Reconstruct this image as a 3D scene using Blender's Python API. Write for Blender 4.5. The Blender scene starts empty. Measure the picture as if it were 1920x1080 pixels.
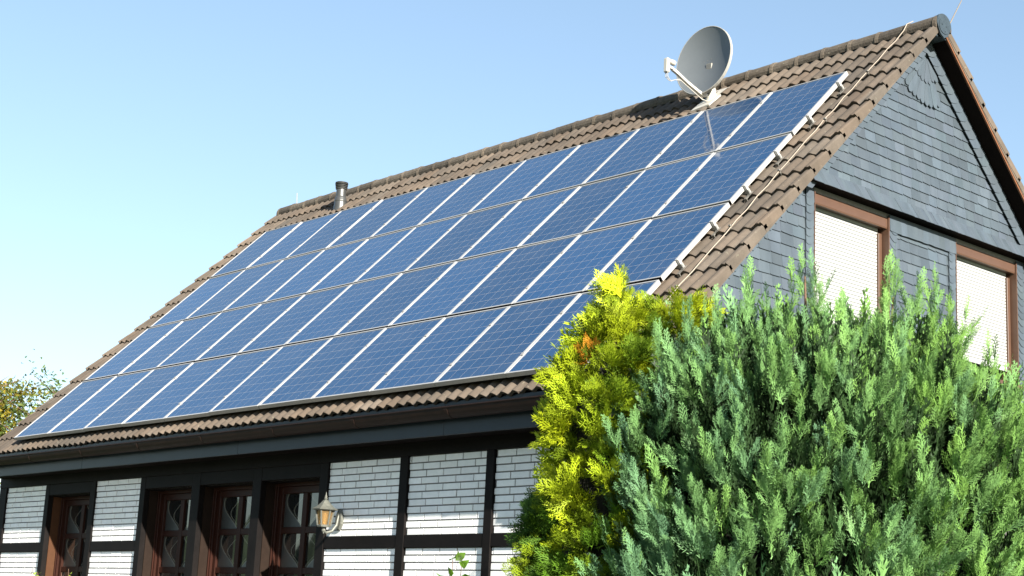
import bpy, math, random
import numpy as np
from mathutils import Vector, Matrix
C = bpy.context.scene.collection
scene = bpy.context.scene
random.seed(7); rng = np.random.default_rng(11)
Z0 = 3.9                                   # height of the solar array's lower edge above the lawn
# ---------------------------------------------------------------- camera
def cam_axes(yaw, pitch, roll):
    cy, sy, cp, sp = math.cos(yaw), math.sin(yaw), math.cos(pitch), math.sin(pitch)
    f = np.array([sy*cp, cy*cp, sp]); r = np.array([cy, -sy, 0.]); u = np.cross(r, f)
    c, s = math.cos(roll), math.sin(roll)
    return c*r+s*u, -s*r+c*u, f
CAM = np.array([9.338, -9.156, -2.258+Z0])
r_, u_, f_ = cam_axes(math.radians(-48.314), math.radians(12.463), math.radians(2.842))
cd = bpy.data.cameras.new('camera'); cam = bpy.data.objects.new('camera', cd); C.objects.link(cam)
cd.sensor_width = 36; cd.lens = 2929.3/1920*36; cd.clip_end = 2000; cd.clip_start = .1
M = Matrix.Identity(4)
for i in range(3): M[i][0], M[i][1], M[i][2], M[i][3] = r_[i], u_[i], -f_[i], CAM[i]
cam.matrix_world = M; scene.camera = cam
scene.render.resolution_x, scene.render.resolution_y = 1024, 576
# ---------------------------------------------------------------- light
SUN = Vector((3.9, -1.0, 1.73)).normalized()          # towards the sun
w = bpy.data.worlds.new("World"); scene.world = w; w.use_nodes = True
nt = w.node_tree; sky = nt.nodes.new('ShaderNodeTexSky'); sky.sky_type = 'NISHITA'; sky.sun_disc = False
sky.sun_elevation = math.asin(SUN.z); sky.sun_rotation = math.atan2(SUN.x, SUN.y)
sky.altitude = 0; sky.air_density = 1.0; sky.dust_density = .6; sky.ozone_density = 1.5
bg = nt.nodes['Background']; bg.inputs['Strength'].default_value = .075
wb = nt.nodes.new('ShaderNodeMix'); wb.data_type = 'RGBA'; wb.blend_type = 'MULTIPLY'; wb.inputs[0].default_value = 1; wb.inputs[7].default_value = (1.09, 1.14, 1.15, 1)   # camera white balance
gm = nt.nodes.new('ShaderNodeGamma'); gm.inputs[1].default_value = .8; nt.links.new(sky.outputs[0], gm.inputs[0])
nt.links.new(gm.outputs[0], wb.inputs[6]); nt.links.new(wb.outputs[2], bg.inputs[0])
sl = bpy.data.lights.new('sun', 'SUN'); sl.energy = 5.0; sl.angle = math.radians(.5); sl.color = (1, .93, .82)
so = bpy.data.objects.new('sun', sl); C.objects.link(so); so.rotation_euler = SUN.to_track_quat('Z', 'Y').to_euler(); so.location = (20, -10, 20)
vs = scene.view_settings; vs.view_transform = 'Standard'; vs.look = 'None'; vs.exposure = 1.8; vs.gamma = 1
scene.render.engine = 'CYCLES'
# ---------------------------------------------------------------- materials
def rgb(c): return (c[0], c[1], c[2], 1)
def mat(name, col, rough=.6, metal=0, spec=.5, var=.0, scale=8., bump=0., bscale=40., col2=None, attr=False, coat=0, noise_detail=6, stretch=None, stain=None):
    k = 1 if 'brick' in name else .85
    col = tuple(x*k for x in col); col2 = col2 and tuple(x*k for x in col2); stain = stain and tuple(x*k for x in stain)
    m = bpy.data.materials.new(name); m.use_nodes = True; n = m.node_tree.nodes; l = m.node_tree.links
    b = n['Principled BSDF']; b.inputs['Roughness'].default_value = rough; b.inputs['Metallic'].default_value = metal
    b.inputs['Specular IOR Level'].default_value = spec; b.inputs['Base Color'].default_value = rgb(col)
    if coat: b.inputs['Coat Weight'].default_value = coat; b.inputs['Coat Roughness'].default_value = .08
    tc = n.new('ShaderNodeTexCoord'); vec = tc.outputs['Object']
    if stretch:
        mp = n.new('ShaderNodeMapping'); mp.inputs['Scale'].default_value = stretch; l.new(vec, mp.inputs[0]); vec = mp.outputs[0]
    out = None
    if var or col2:
        nz = n.new('ShaderNodeTexNoise'); nz.inputs['Scale'].default_value = scale; nz.inputs['Detail'].default_value = noise_detail; nz.inputs['Roughness'].default_value = .65
        l.new(vec, nz.inputs['Vector'])
        mx = n.new('ShaderNodeMix'); mx.data_type = 'RGBA'
        c2 = col2 or tuple(x*(1-var) for x in col); c1 = col if col2 else tuple(min(1, x*(1+var)) for x in col)
        mx.inputs[6].default_value = rgb(c1); mx.inputs[7].default_value = rgb(c2)
        rp = n.new('ShaderNodeMapRange'); rp.inputs[1].default_value = .35; rp.inputs[2].default_value = .68
        l.new(nz.outputs[0], rp.inputs[0]); l.new(rp.outputs[0], mx.inputs[0]); out = mx.outputs[2]
    if stain:        # broad weathering plus small pale lichen spots
        n3 = n.new('ShaderNodeTexNoise'); n3.inputs['Scale'].default_value = .9; n3.inputs['Detail'].default_value = 8; l.new(vec, n3.inputs['Vector'])
        r3 = n.new('ShaderNodeMapRange'); r3.inputs[1].default_value = .35; r3.inputs[2].default_value = .65; r3.inputs[3].default_value = .72; r3.inputs[4].default_value = 1.18; l.new(n3.outputs[0], r3.inputs[0])
        m3 = n.new('ShaderNodeMix'); m3.data_type = 'RGBA'; m3.blend_type = 'MULTIPLY'; m3.inputs[0].default_value = 1; l.new(out, m3.inputs[6]); l.new(r3.outputs[0], m3.inputs[7])
        n4 = n.new('ShaderNodeTexNoise'); n4.inputs['Scale'].default_value = 26; n4.inputs['Detail'].default_value = 3; l.new(vec, n4.inputs['Vector'])
        r4 = n.new('ShaderNodeMapRange'); r4.inputs[1].default_value = .66; r4.inputs[2].default_value = .72; r4.inputs[4].default_value = .75; l.new(n4.outputs[0], r4.inputs[0])
        m4 = n.new('ShaderNodeMix'); m4.data_type = 'RGBA'; m4.inputs[7].default_value = rgb(stain); l.new(m3.outputs[2], m4.inputs[6]); l.new(r4.outputs[0], m4.inputs[0]); out = m4.outputs[2]
    if attr:
        at = n.new('ShaderNodeAttribute'); at.attribute_name = 'tint'
        mu = n.new('ShaderNodeMix'); mu.data_type = 'RGBA'; mu.blend_type = 'MULTIPLY'; mu.inputs[0].default_value = 1
        if out: l.new(out, mu.inputs[6])
        else: mu.inputs[6].default_value = rgb(col)
        l.new(at.outputs['Color'], mu.inputs[7]); out = mu.outputs[2]
    if out: l.new(out, b.inputs['Base Color'])
    if bump:
        nz2 = n.new('ShaderNodeTexNoise'); nz2.inputs['Scale'].default_value = bscale; nz2.inputs['Detail'].default_value = 5
        l.new(vec, nz2.inputs['Vector'])
        bp = n.new('ShaderNodeBump'); bp.inputs['Strength'].default_value = bump; bp.inputs['Distance'].default_value = .01
        l.new(nz2.outputs[0], bp.inputs['Height']); l.new(bp.outputs[0], b.inputs['Normal'])
    return m
def leafmat(name, transl=.35, rough=.55):
    m = bpy.data.materials.new(name); m.use_nodes = True; n = m.node_tree.nodes; l = m.node_tree.links
    b = n['Principled BSDF']; b.inputs['Roughness'].default_value = rough; b.inputs['Specular IOR Level'].default_value = .12
    at = n.new('ShaderNodeAttribute'); at.attribute_name = 'tint'
    tr = n.new('ShaderNodeBsdfTranslucent'); mx = n.new('ShaderNodeMixShader'); mx.inputs[0].default_value = transl
    l.new(at.outputs['Color'], b.inputs['Base Color']); l.new(at.outputs['Color'], tr.inputs[0])
    l.new(b.outputs[0], mx.inputs[1]); l.new(tr.outputs[0], mx.inputs[2]); l.new(mx.outputs[0], n['Material Output'].inputs[0])
    return m
MT = {}
MT['tile'] = mat('concrete_roof_tile', (.098, .076, .057), .85, var=.0, stain=(.14, .125, .09), col2=(.066, .051, .037), scale=5, bump=.25, bscale=60, attr=True)
MT['ridge'] = mat('weathered_ridge_tile', (.115, .096, .074), .9, stain=(.24, .22, .17), col2=(.06, .047, .034), scale=14, bump=.4, bscale=50, attr=True)
MT['slate'] = mat('slate', (.060, .078, .096), .5, col2=(.047, .062, .077), scale=9, bump=.2, bscale=30, attr=True, stretch=(1, 1, .25))
MT['brick'] = mat('white_clinker_brick', (.78, .785, .785), .38, col2=(.70, .71, .71), scale=14, bump=.12, bscale=50, attr=True)
MT['mortar'] = mat('grey_mortar', (.19, .185, .18), .9, var=.15, scale=30)
MT['timber'] = mat('dark_timber', (.0065, .0052, .005), .6, spec=.10, var=.25, scale=6, bump=.15, bscale=25, stretch=(1, 1, 1))
MT['fascia'] = mat('dark_painted_fascia', (.012, .019, .029), .38, spec=.30, var=.15, scale=3)
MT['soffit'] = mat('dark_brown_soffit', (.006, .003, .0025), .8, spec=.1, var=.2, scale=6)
MT['gutter'] = mat('brown_gutter', (.020, .010, .007), .55, spec=.15, col2=(.012, .007, .005), scale=7)
MT['brown'] = mat('brown_window_metal', (.078, .040, .024), .42, var=.08, scale=6)
MT['redbrown'] = mat('red_brown_window_wood', (.026, .0088, .0055), .45, spec=.15, var=.18, scale=10, stretch=(4, 4, .6))
MT['jamb'] = mat('brown_jamb_board', (.017, .0105, .0075), .55, spec=.12, var=.15, scale=10)
MT['tan'] = mat('tan_jamb_board', (.065, .029, .014), .5, spec=.15, var=.1, scale=10)
MT['orange'] = mat('orange_brown_batten', (0.154, 0.0595, 0.021), .5, var=.15, scale=20)
MT['shutter'] = mat('cream_shutter', (.335, .345, .34), .5, var=.02, scale=3)
MT['alu2'] = mat('weathered_aluminium', (.30, .30, .29), .5, .25, var=.1, scale=30)
MT['alu'] = mat('anodised_aluminium', (0.42, 0.42, 0.413), .42, .25, var=.04, scale=10)
MT['aluside'] = mat('dull_aluminium', (.42, .41, .39), .5, .3, col2=(.30, .28, .26), scale=40, stretch=(3, 1, 1))
MT['steel'] = mat('galvanised_steel', (.20, .19, .17), .5, .4, var=.2, scale=25)
MT['dish'] = mat('grey_painted_dish', (.105, .118, .128), .42, var=.04, scale=5)
MT['dishrim'] = mat('pale_dish_rim', (0.28, 0.273, 0.252), .45)
MT['white'] = mat('white_plastic', (0.42, 0.406, 0.364), .42, var=.06, scale=20)
MT['cable'] = mat('white_cable', (0.385, 0.364, 0.322), .5)
MT['zinc'] = mat('zinc_vent', (.085, .087, .085), .36, .5, var=.12, scale=10)
MT['lampmetal'] = mat('weathered_lamp_metal', (.15, .15, .13), .55, .2, col2=(.09, .10, .085), scale=40)
MT['bulb'] = mat('cream_bulb', (.85, .72, .40), .4)
MT['wire'] = mat('pale_conductor', (0.322, 0.273, 0.217), .5, .1)
MT['disc'] = mat('dark_ridge_cap_end', (0.028, 0.0406, 0.0504), .45, var=.2, scale=20)
MT['bark'] = mat('bark', (.12, .07, .045), .9, var=.3, scale=20, bump=.5, bscale=30)
MT['cyp'] = leafmat('cypress_leaf', .08, .5); MT['thu'] = leafmat('thuja_leaf', .2); MT['leaf'] = leafmat('broad_leaf', .4, .4)
MT['grass'] = mat('lawn', (.04, .075, .02), .9, var=.35, scale=3, bump=.5, bscale=60)
MT['path'] = mat('paving', (.26, .25, .23), .85, var=.12, scale=4)
MT['plaster'] = mat('pale_plaster', (.7, .69, .66), .8, var=.04)
def amber():
    m = mat('amber_glass', (.55, .34, .14), .15); b = m.node_tree.nodes['Principled BSDF']
    b.inputs['Transmission Weight'].default_value = .75; return m
MT['amber'] = amber()
def glass_pane():
    """dark pane with an etched tulip ornament: frosted outside the tulip, clear inside, bright bevel line on its edge"""
    m = bpy.data.materials.new('etched_window_glass'); m.use_nodes = True; n = m.node_tree.nodes; l = m.node_tree.links
    b = n['Principled BSDF']; b.inputs['IOR'].default_value = 1.9
    uv = n.new('ShaderNodeUVMap'); sp = n.new('ShaderNodeSeparateXYZ'); l.new(uv.outputs[0], sp.inputs[0])
    def math_(op, a, bb=None):
        q = n.new('ShaderNodeMath'); q.operation = op
        for i, x in enumerate((a, bb)):
            if x is None: continue
            if isinstance(x, (int, float)): q.inputs[i].default_value = x
            else: l.new(x, q.inputs[i])
        return q.outputs[0]
    u, v = sp.outputs[0], sp.outputs[1]
    # petal: distance from the meeting stile (u=1 side), edge curve  e(v) = .15 + .75*sin(pi*v)^.. leaning upward
    e = math_('ADD', .10, math_('MULTIPLY', .80, math_('POWER', math_('SINE', math_('MULTIPLY', math.pi*.62, v)), 1.4)))
    d = math_('SUBTRACT', math_('SUBTRACT', 1.0, u), e)
    inside = math_('LESS_THAN', d, 0.0)
    line = math_('LESS_THAN', math_('ABSOLUTE', d), .035)
    e2 = math_('MULTIPLY', .45, math_('POWER', math_('SINE', math_('MULTIPLY', math.pi, v)), 2.0))
    line2 = math_('LESS_THAN', math_('ABSOLUTE', math_('SUBTRACT', math_('SUBTRACT', 1.0, u), math_('ADD', .05, e2))), .03)
    r = math_('SUBTRACT', .42, math_('MULTIPLY', inside, .40)); l.new(r, b.inputs['Roughness'])
    mx = n.new('ShaderNodeMix'); mx.data_type = 'RGBA'; mx.inputs[6].default_value = (.018, .018, .016, 1); mx.inputs[7].default_value = (.008, .009, .009, 1); l.new(inside, mx.inputs[0])
    m2 = n.new('ShaderNodeMix'); m2.data_type = 'RGBA'; m2.inputs[7].default_value = (.22, .21, .17, 1); l.new(mx.outputs[2], m2.inputs[6])
    l.new(math_('MULTIPLY', math_('MAXIMUM', line, line2), .35), m2.inputs[0]); l.new(m2.outputs[2], b.inputs['Base Color'])
    return m
MT['pane'] = glass_pane()
def cells():
    m = bpy.data.materials.new('polycrystalline_cells'); m.use_nodes = True; n = m.node_tree.nodes; l = m.node_tree.links
    b = n['Principled BSDF']; b.inputs['Roughness'].default_value = .06; b.inputs['Specular IOR Level'].default_value = .5; b.inputs['IOR'].default_value = 1.6
    uv = n.new('ShaderNodeUVMap')
    br = n.new('ShaderNodeTexBrick'); br.offset = 0; br.squash = 1
    br.inputs['Scale'].default_value = 1; br.inputs['Mortar Size'].default_value = .011; br.inputs['Mortar Smooth'].default_value = .0
    br.inputs['Brick Width'].default_value = 1; br.inputs['Row Height'].default_value = 1
    br.inputs['Color1'].default_value = (0, 0, 0, 1); br.inputs['Color2'].default_value = (0, 0, 0, 1); br.inputs['Mortar'].default_value = (1, 1, 1, 1)
    l.new(uv.outputs[0], br.inputs['Vector'])
    vo = n.new('ShaderNodeTexVoronoi'); vo.inputs['Scale'].default_value = 14; l.new(uv.outputs[0], vo.inputs['Vector'])
    no = n.new('ShaderNodeTexNoise'); no.inputs['Scale'].default_value = .7; tc = n.new('ShaderNodeTexCoord'); l.new(tc.outputs['Object'], no.inputs['Vector'])
    sx = n.new('ShaderNodeSeparateColor'); l.new(vo.outputs['Color'], sx.inputs[0])
    mx = n.new('ShaderNodeMix'); mx.data_type = 'RGBA'; mx.inputs[6].default_value = (.0055, .032, .092, 1); mx.inputs[7].default_value = (.010, .048, .122, 1)
    l.new(sx.outputs[0], mx.inputs[0])
    oi = n.new('ShaderNodeObjectInfo'); rr = n.new('ShaderNodeMapRange'); rr.inputs[3].default_value = .86; rr.inputs[4].default_value = 1.22; l.new(oi.outputs['Random'], rr.inputs[0])
    mo = n.new('ShaderNodeMix'); mo.data_type = 'RGBA'; mo.blend_type = 'MULTIPLY'; mo.inputs[0].default_value = 1; l.new(mx.outputs[2], mo.inputs[6]); l.new(rr.outputs[0], mo.inputs[7])
    du = n.new('ShaderNodeTexNoise'); du.inputs['Scale'].default_value = 1.6; du.inputs['Detail'].default_value = 9; du.inputs['Roughness'].default_value = .7; l.new(tc.outputs['Object'], du.inputs['Vector'])
    dr_ = n.new('ShaderNodeMapRange'); dr_.inputs[1].default_value = .35; dr_.inputs[2].default_value = .8; dr_.inputs[4].default_value = .13; l.new(du.outputs[0], dr_.inputs[0])
    dm = n.new('ShaderNodeMix'); dm.data_type = 'RGBA'; dm.inputs[7].default_value = (.20, .20, .19, 1); l.new(mo.outputs[2], dm.inputs[6]); l.new(dr_.outputs[0], dm.inputs[0])
    m2 = n.new('ShaderNodeMix'); m2.data_type = 'RGBA'; m2.inputs[7].default_value = (.26, .25, .24, 1)
    l.new(dm.outputs[2], m2.inputs[6]); l.new(br.outputs['Color'], m2.inputs[0]); l.new(m2.outputs[2], b.inputs['Base Color'])
    return m
MT['cells'] = cells()
# ---------------------------------------------------------------- mesh builder
class MB:
    def __init__(s): s.v = []; s.f = []; s.c = []; s.uv = []; s.tint = (1, 1, 1)
    def add(s, vs, fs, uvs=None):
        o = len(s.v); s.v += [tuple(map(float, p)) for p in vs]; s.f += [tuple(o+i for i in f) for f in fs]
        s.c += [s.tint]*len(vs); s.uv += list(uvs) if uvs is not None else [(0, 0)]*len(vs); return s
    def box(s, a, b):
        (x0, y0, z0), (x1, y1, z1) = [[min(p, q) for p, q in zip(a, b)], [max(p, q) for p, q in zip(a, b)]]
        return s.add([(x0,y0,z0),(x1,y0,z0),(x1,y1,z0),(x0,y1,z0),(x0,y0,z1),(x1,y0,z1),(x1,y1,z1),(x0,y1,z1)],
                     [(0,3,2,1),(4,5,6,7),(0,1,5,4),(1,2,6,5),(2,3,7,6),(3,0,4,7)])
    def bbox(s, a, b, e=.004):
        """box with chamfered edges"""
        a, b = np.minimum(a, b).astype(float), np.maximum(a, b).astype(float); c = (a+b)/2; h = (b-a)/2
        e = min(e, *(h*.45)); vs = []; idx = {}
        for sx in (-1,1):
            for sy in (-1,1):
                for sz in (-1,1):
                    for ax in range(3):
                        p = h-e; p = p.copy(); p[ax] = h[ax]; idx[sx,sy,sz,ax] = len(vs); vs.append(c+p*(sx,sy,sz))
        fs = []
        S = (-1,1)
        for ax in range(3):
            o = [i for i in range(3) if i != ax]
            for sg in S:
                q = []
                for (p, r) in ((-1,-1),(1,-1),(1,1),(-1,1)):
                    k = [0,0,0]; k[ax] = sg; k[o[0]] = p; k[o[1]] = r; q.append(idx[k[0],k[1],k[2],ax])
                fs.append(q if (sg > 0) ^ (ax == 1) else q[::-1])
        for ax in range(3):                      # edges along ax
            o = [i for i in range(3) if i != ax]
            for p in S:
                for r in S:
                    k0 = [0,0,0]; k0[ax] = -1; k0[o[0]] = p; k0[o[1]] = r; k1 = list(k0); k1[ax] = 1
                    fs.append([idx[(*k0, o[0])], idx[(*k1, o[0])], idx[(*k1, o[1])], idx[(*k0, o[1])]])
        for sx in S:
            for sy in S:
                for sz in S: fs.append([idx[sx,sy,sz,0], idx[sx,sy,sz,1], idx[sx,sy,sz,2]])
        return s.add(vs, fs)
    def prism(s, poly, x0, x1, tilt=0, axis='x'):
        """polygon of (y,z) points extruded in x from x0 (back) to x1 (front); tilt pushes low points outwards"""
        n = len(poly); zt = max(p[1] for p in poly)
        vs = [(x0+tilt*(zt-p[1]), p[0], p[1]) for p in poly]+[(x1+tilt*(zt-p[1]), p[0], p[1]) for p in poly]
        return s.add(vs, [tuple(range(n-1,-1,-1)), tuple(range(n,2*n))]+[(i,(i+1)%n,n+(i+1)%n,n+i) for i in range(n)])
    def tube(s, pts, rad, n=8, caps=True):
        pts = [np.array(p, float) for p in pts]; rad = rad if hasattr(rad, '__len__') else [rad]*len(pts); vs = []; fs = []
        up = None
        for i, p in enumerate(pts):
            d = pts[min(i+1, len(pts)-1)]-pts[max(i-1, 0)]; d = d/np.linalg.norm(d)
            if up is None:
                up = np.array([0,0,1.]) if abs(d[2]) < .9 else np.array([1.,0,0])
            a = np.cross(d, up); a /= np.linalg.norm(a); b = np.cross(d, a); up = -b if False else np.cross(a, d)
            for k in range(n):
                t = 2*math.pi*k/n; vs.append(p+rad[i]*(math.cos(t)*a+math.sin(t)*b))
        for i in range(len(pts)-1):
            for k in range(n): fs.append((i*n+k, i*n+(k+1)%n, (i+1)*n+(k+1)%n, (i+1)*n+k))
        if caps: fs += [tuple(range(n-1,-1,-1)), tuple((len(pts)-1)*n+k for k in range(n))]
        return s.add(vs, fs)
    def lathe(s, prof, o, n=24, axis=None):
        o = np.array(o, float); A = np.eye(3) if axis is None else axis; vs = []; fs = []
        for r, z in prof:
            for k in range(n):
                t = 2*math.pi*k/n; vs.append(o+A@np.array([r*math.cos(t), r*math.sin(t), z]))
        for i in range(len(prof)-1):
            for k in range(n): fs.append((i*n+k, i*n+(k+1)%n, (i+1)*n+(k+1)%n, (i+1)*n+k))
        fs += [tuple(range(n-1,-1,-1)), tuple((len(prof)-1)*n+k for k in range(n))]
        return s.add(vs, fs)
    def build(s, name, m, parent=None, smooth=False):
        return build_np(name, np.array(s.v), s.f, m, parent, np.array(s.c), s.uv, smooth)
def root_of(o):
    while o.parent: o = o.parent
    return o
def build_np(name, V, F, m, parent=None, col=None, uv=None, smooth=False, origin=None):
    V = np.array(V, float); V[:, 2] += Z0
    me = bpy.data.meshes.new(name)
    o = bpy.data.objects.new(name, me); C.objects.link(o)
    if parent is not None:
        V = V-np.array(root_of(parent).location); o.parent = parent
    else:
        c = np.array(origin)+(0, 0, Z0) if origin is not None else np.array([(V[:,0].min()+V[:,0].max())/2, (V[:,1].min()+V[:,1].max())/2, V[:,2].min()])
        V = V-c; o.location = c
    if isinstance(F, np.ndarray):
        k = F.shape[1]; me.vertices.add(len(V)); me.vertices.foreach_set('co', V.astype('f').ravel())
        me.loops.add(F.size); me.loops.foreach_set('vertex_index', F.astype('i').ravel())
        me.polygons.add(len(F)); me.polygons.foreach_set('loop_start', np.arange(0, F.size, k, dtype='i')); me.polygons.foreach_set('loop_total', np.full(len(F), k, dtype='i'))
        me.update(calc_edges=True)
    else: me.from_pydata([tuple(p) for p in V], [], F)
    if col is not None:
        a = me.attributes.new('tint', 'FLOAT_COLOR', 'POINT'); a.data.foreach_set('color', np.c_[col, np.ones(len(col))].astype('f').ravel())
    if uv is not None and any(q != (0, 0) for q in uv[:8]):
        ul = me.uv_layers.new(name='UVMap'); li = np.zeros(len(me.loops), 'i'); me.loops.foreach_get('vertex_index', li)
        ul.data.foreach_set('uv', np.array(uv)[li].astype('f').ravel())
    if smooth: me.polygons.foreach_set('use_smooth', np.ones(len(me.polygons), bool))
    me.materials.append(m); me.update()
    return o
def thing(name, label, cat, loc, group=None):
    o = bpy.data.objects.new(name, None); C.objects.link(o); o.location = (loc[0], loc[1], loc[2]+Z0); o.empty_display_size = .2
    return tag(o, label, cat, group)
def tag(o, label=None, cat=None, group=None, kind=None):
    for k, v in (('label', label), ('category', cat), ('group', group), ('kind', kind)):
        if v: o[k] = v
    return o
def copy_tree(o, parent=None):
    c = o.copy(); C.objects.link(c)
    if parent: c.parent = parent
    for ch in list(o.children): copy_tree(ch, c)
    return c
TH = math.radians(44.714); ct, st = math.cos(TH), math.sin(TH)
def rp(X, s, off): return np.array([X, s*ct-off*st, s*st+off*ct])       # point of the front roof slope
# ---------------------------------------------------------------- ground
g = MB().add([(-900,-900,-Z0),(900,-900,-Z0),(900,900,-Z0),(-900,900,-Z0)], [(0,1,2,3)]).build('ground', MT['grass']); tag(g, kind='structure')
g = MB().add([(-12.5,-5.5,-Z0+.004),(1.5,-5.5,-Z0+.004),(1.5,.3,-Z0+.004),(-12.5,.3,-Z0+.004)], [(0,1,2,3)]).build('path', MT['path']); tag(g, kind='structure')  # unseen paving, enlarged so the light it bounces onto the wall stays neutral
# ================================================================ HOUSE
XL, XR, YR, YF, XG = -11.85, .60, 4.60, .35, .33
house = thing('house', 'steep roofed house with brown tiles, white brick front and slate clad gable', 'house', (-5.6, 4.6, -Z0))
# ---- roof tiles
def tile_slope(mb, th, mirror=False):
    c_, s_ = math.cos(th), math.sin(th)
    pitch, per = .15, 10
    xs = [XL+.0]; hs = [-.085]; 
    n = int((XR-.02-XL)/pitch*per)
    xw = XL+.03+np.arange(n)*(pitch/per); xw = xw[xw < XR-.03]
    ph = 2*np.pi*(xw-(XR-.055))/pitch
    prof = .040*((.5+.5*np.cos(ph))**.72)
    X = np.r_[XL, XL, xw, XR-.012, XR, XR]; H = np.r_[-.19, -.105, -.146+prof, -.104, -.118, -.19]
    wavey = np.r_[0, 0, np.ones(len(xw)), 0, 0, 0]
    for k in range(19):
        s0 = -.15+.335*k; s1 = min(s0+.335+.04, 6.36)
        tid = np.floor((X-XL)/.30).astype(int); r = rng.normal(0, 1, (tid.max()+2, 3))
        lift = .032+.003*r[tid, 0]; ds = .004*r[tid, 1]
        rows = []
        for s, t in ((s0, -1), (s0, 0), (s0+.012, .03), ((s0+s1)/2, .5), (s1, 1.05)):
            off = H+lift*(1-max(t, 0)) - (.036 if t < 0 else 0) - .004*(t == 0)
            if t == -1: off = off*1
            S = s+ds+(.006 if t == -1 else 0)
            y = S*c_-off*s_; z = S*s_+off*c_
            if mirror: y = 2*YR-y
            rows.append(np.c_[X, y, z])
        V = np.concatenate(rows); m_ = len(X); o = len(mb.v)
        tint = np.clip(1+.09*r[tid, 2], .75, 1.25); warm = 1+.03*r[tid, 0]
        colr = np.c_[tint*warm, tint, tint/warm]
        mb.v += [tuple(p) for p in V]; mb.c += [tuple(q) for q in np.tile(colr, (5, 1))]; mb.uv += [(0, 0)]*len(V)
        for a in range(4):
            for i in range(m_-1):
                q = (o+a*m_+i, o+a*m_+i+1, o+(a+1)*m_+i+1, o+(a+1)*m_+i)
                mb.f.append(q[::-1] if mirror else q)
THB = math.radians(43.9)
mb = MB(); tile_slope(mb, TH)
roof = mb.build('roof', MT['tile'], house, smooth=False)
mb = MB()
# back slope follows its own pitch from the ridge down
nb = len(mb.v); tile_slope(mb, TH, True)
V = np.array(mb.v); zr = 4.41; d = V[:,1]-YR; V[:,2] = V[:,2]+(math.tan(TH)-math.tan(THB))*np.maximum(d, 0)+.03
mb.v = [tuple(p) for p in V]
mb.build('back_slope', MT['tile'], roof)
# ---- deck under the tiles
mb = MB(); zc = lambda y: (y*math.tan(TH) if y <= YR else YR*math.tan(TH)-(y-YR)*math.tan(THB)+.03)
def deckpt(y, off): return (y, zc(y)+off/ct)
for poly in ([deckpt(-.02,-.16), deckpt(YR,-.16), deckpt(YR,-.20), deckpt(.0,-.20)], [deckpt(YR,-.16), deckpt(2*YR+.0,-.16), deckpt(2*YR+.0,-.20), deckpt(YR,-.20)]):
    mb.prism(poly, XL+.02, XR-.025)
mb.build('soffit', MT['soffit'], roof)
mb = MB()
mb.prism([deckpt(.02,-.112), deckpt(YR,-.112), deckpt(YR,-.19), deckpt(.02,-.19)], XR-.022, XR-.004); mb.prism([deckpt(YR+.001,-.112), deckpt(2*YR,-.112), deckpt(2*YR,-.19), deckpt(YR+.001,-.19)], XR-.022, XR-.004)
mb.build('verge_board', MT['tile'], roof)
mb = MB(); mb.prism([deckpt(YR+.02,-.195), deckpt(2*YR,-.195), deckpt(2*YR,-.215), deckpt(YR+.02,-.215)], XR-.024, XR-.006); mb.build('barge_batten', MT['orange'], roof)
# ---- ridge
mb = MB(); L = .365; nseg = int((XR-XL)/L)+1
for i in range(nseg):
    x1 = XR+.015-i*L; x0 = max(x1-L-.05, XL-.01); n = 14
    t_ = 1+.14*rng.normal(); mb.tint = (t_*1.02, t_, t_*.97); dz = .004*rng.normal()
    rows = []
    for (x, r) in ((x1, .112), (x1-.04, .1175), (x1-.045, .113), (x0, .108)):
        rows.append([(x, YR+r*1.36*math.cos(a), 4.298+dz+r*math.sin(a)*1.12) for a in np.linspace(-.30, math.pi+.30, n)])
    rows.insert(0, [(x1, YR+.098*1.36*math.cos(a), 4.298+dz+.098*math.sin(a)*1.1) for a in np.linspace(-.30, math.pi+.30, n)])
    mb.add([p for r in rows for p in r], [(a*n+k, a*n+k+1, (a+1)*n+k+1, (a+1)*n+k) for a in range(4) for k in range(n-1)])
mb.build('ridge_cap', MT['ridge'], roof)
mb = MB(); pol = [(YR+.135*math.cos(a), 4.32+.118*math.sin(a)) for a in np.linspace(-.1, math.pi+.1, 18)]+[(YR-.07, 4.20), (YR, 4.165), (YR+.07, 4.20)]
mb.prism(pol, XR+.0, XR+.022)
mb.prism([(YR+.10*math.cos(a), 4.30+.09*math.sin(a)) for a in np.linspace(0, 2*math.pi, 20, False)], XR+.022, XR+.028)
for y, z in ((-.045,.01), (.03,.0), (.01,-.06)): mb.prism([(YR+y+.007*math.cos(a), 4.30+z+.007*math.sin(a)) for a in np.linspace(0,2*math.pi,8,False)], XR+.027, XR+.033)
mb.build('ridge_end_disc', MT['disc'], roof)
mb = MB(); mb.box((XL+.02, YR-.125, 4.18), (XR-.02, YR+.125, 4.27)); mb.build('ridge_foam', MT['disc'], roof)
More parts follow.
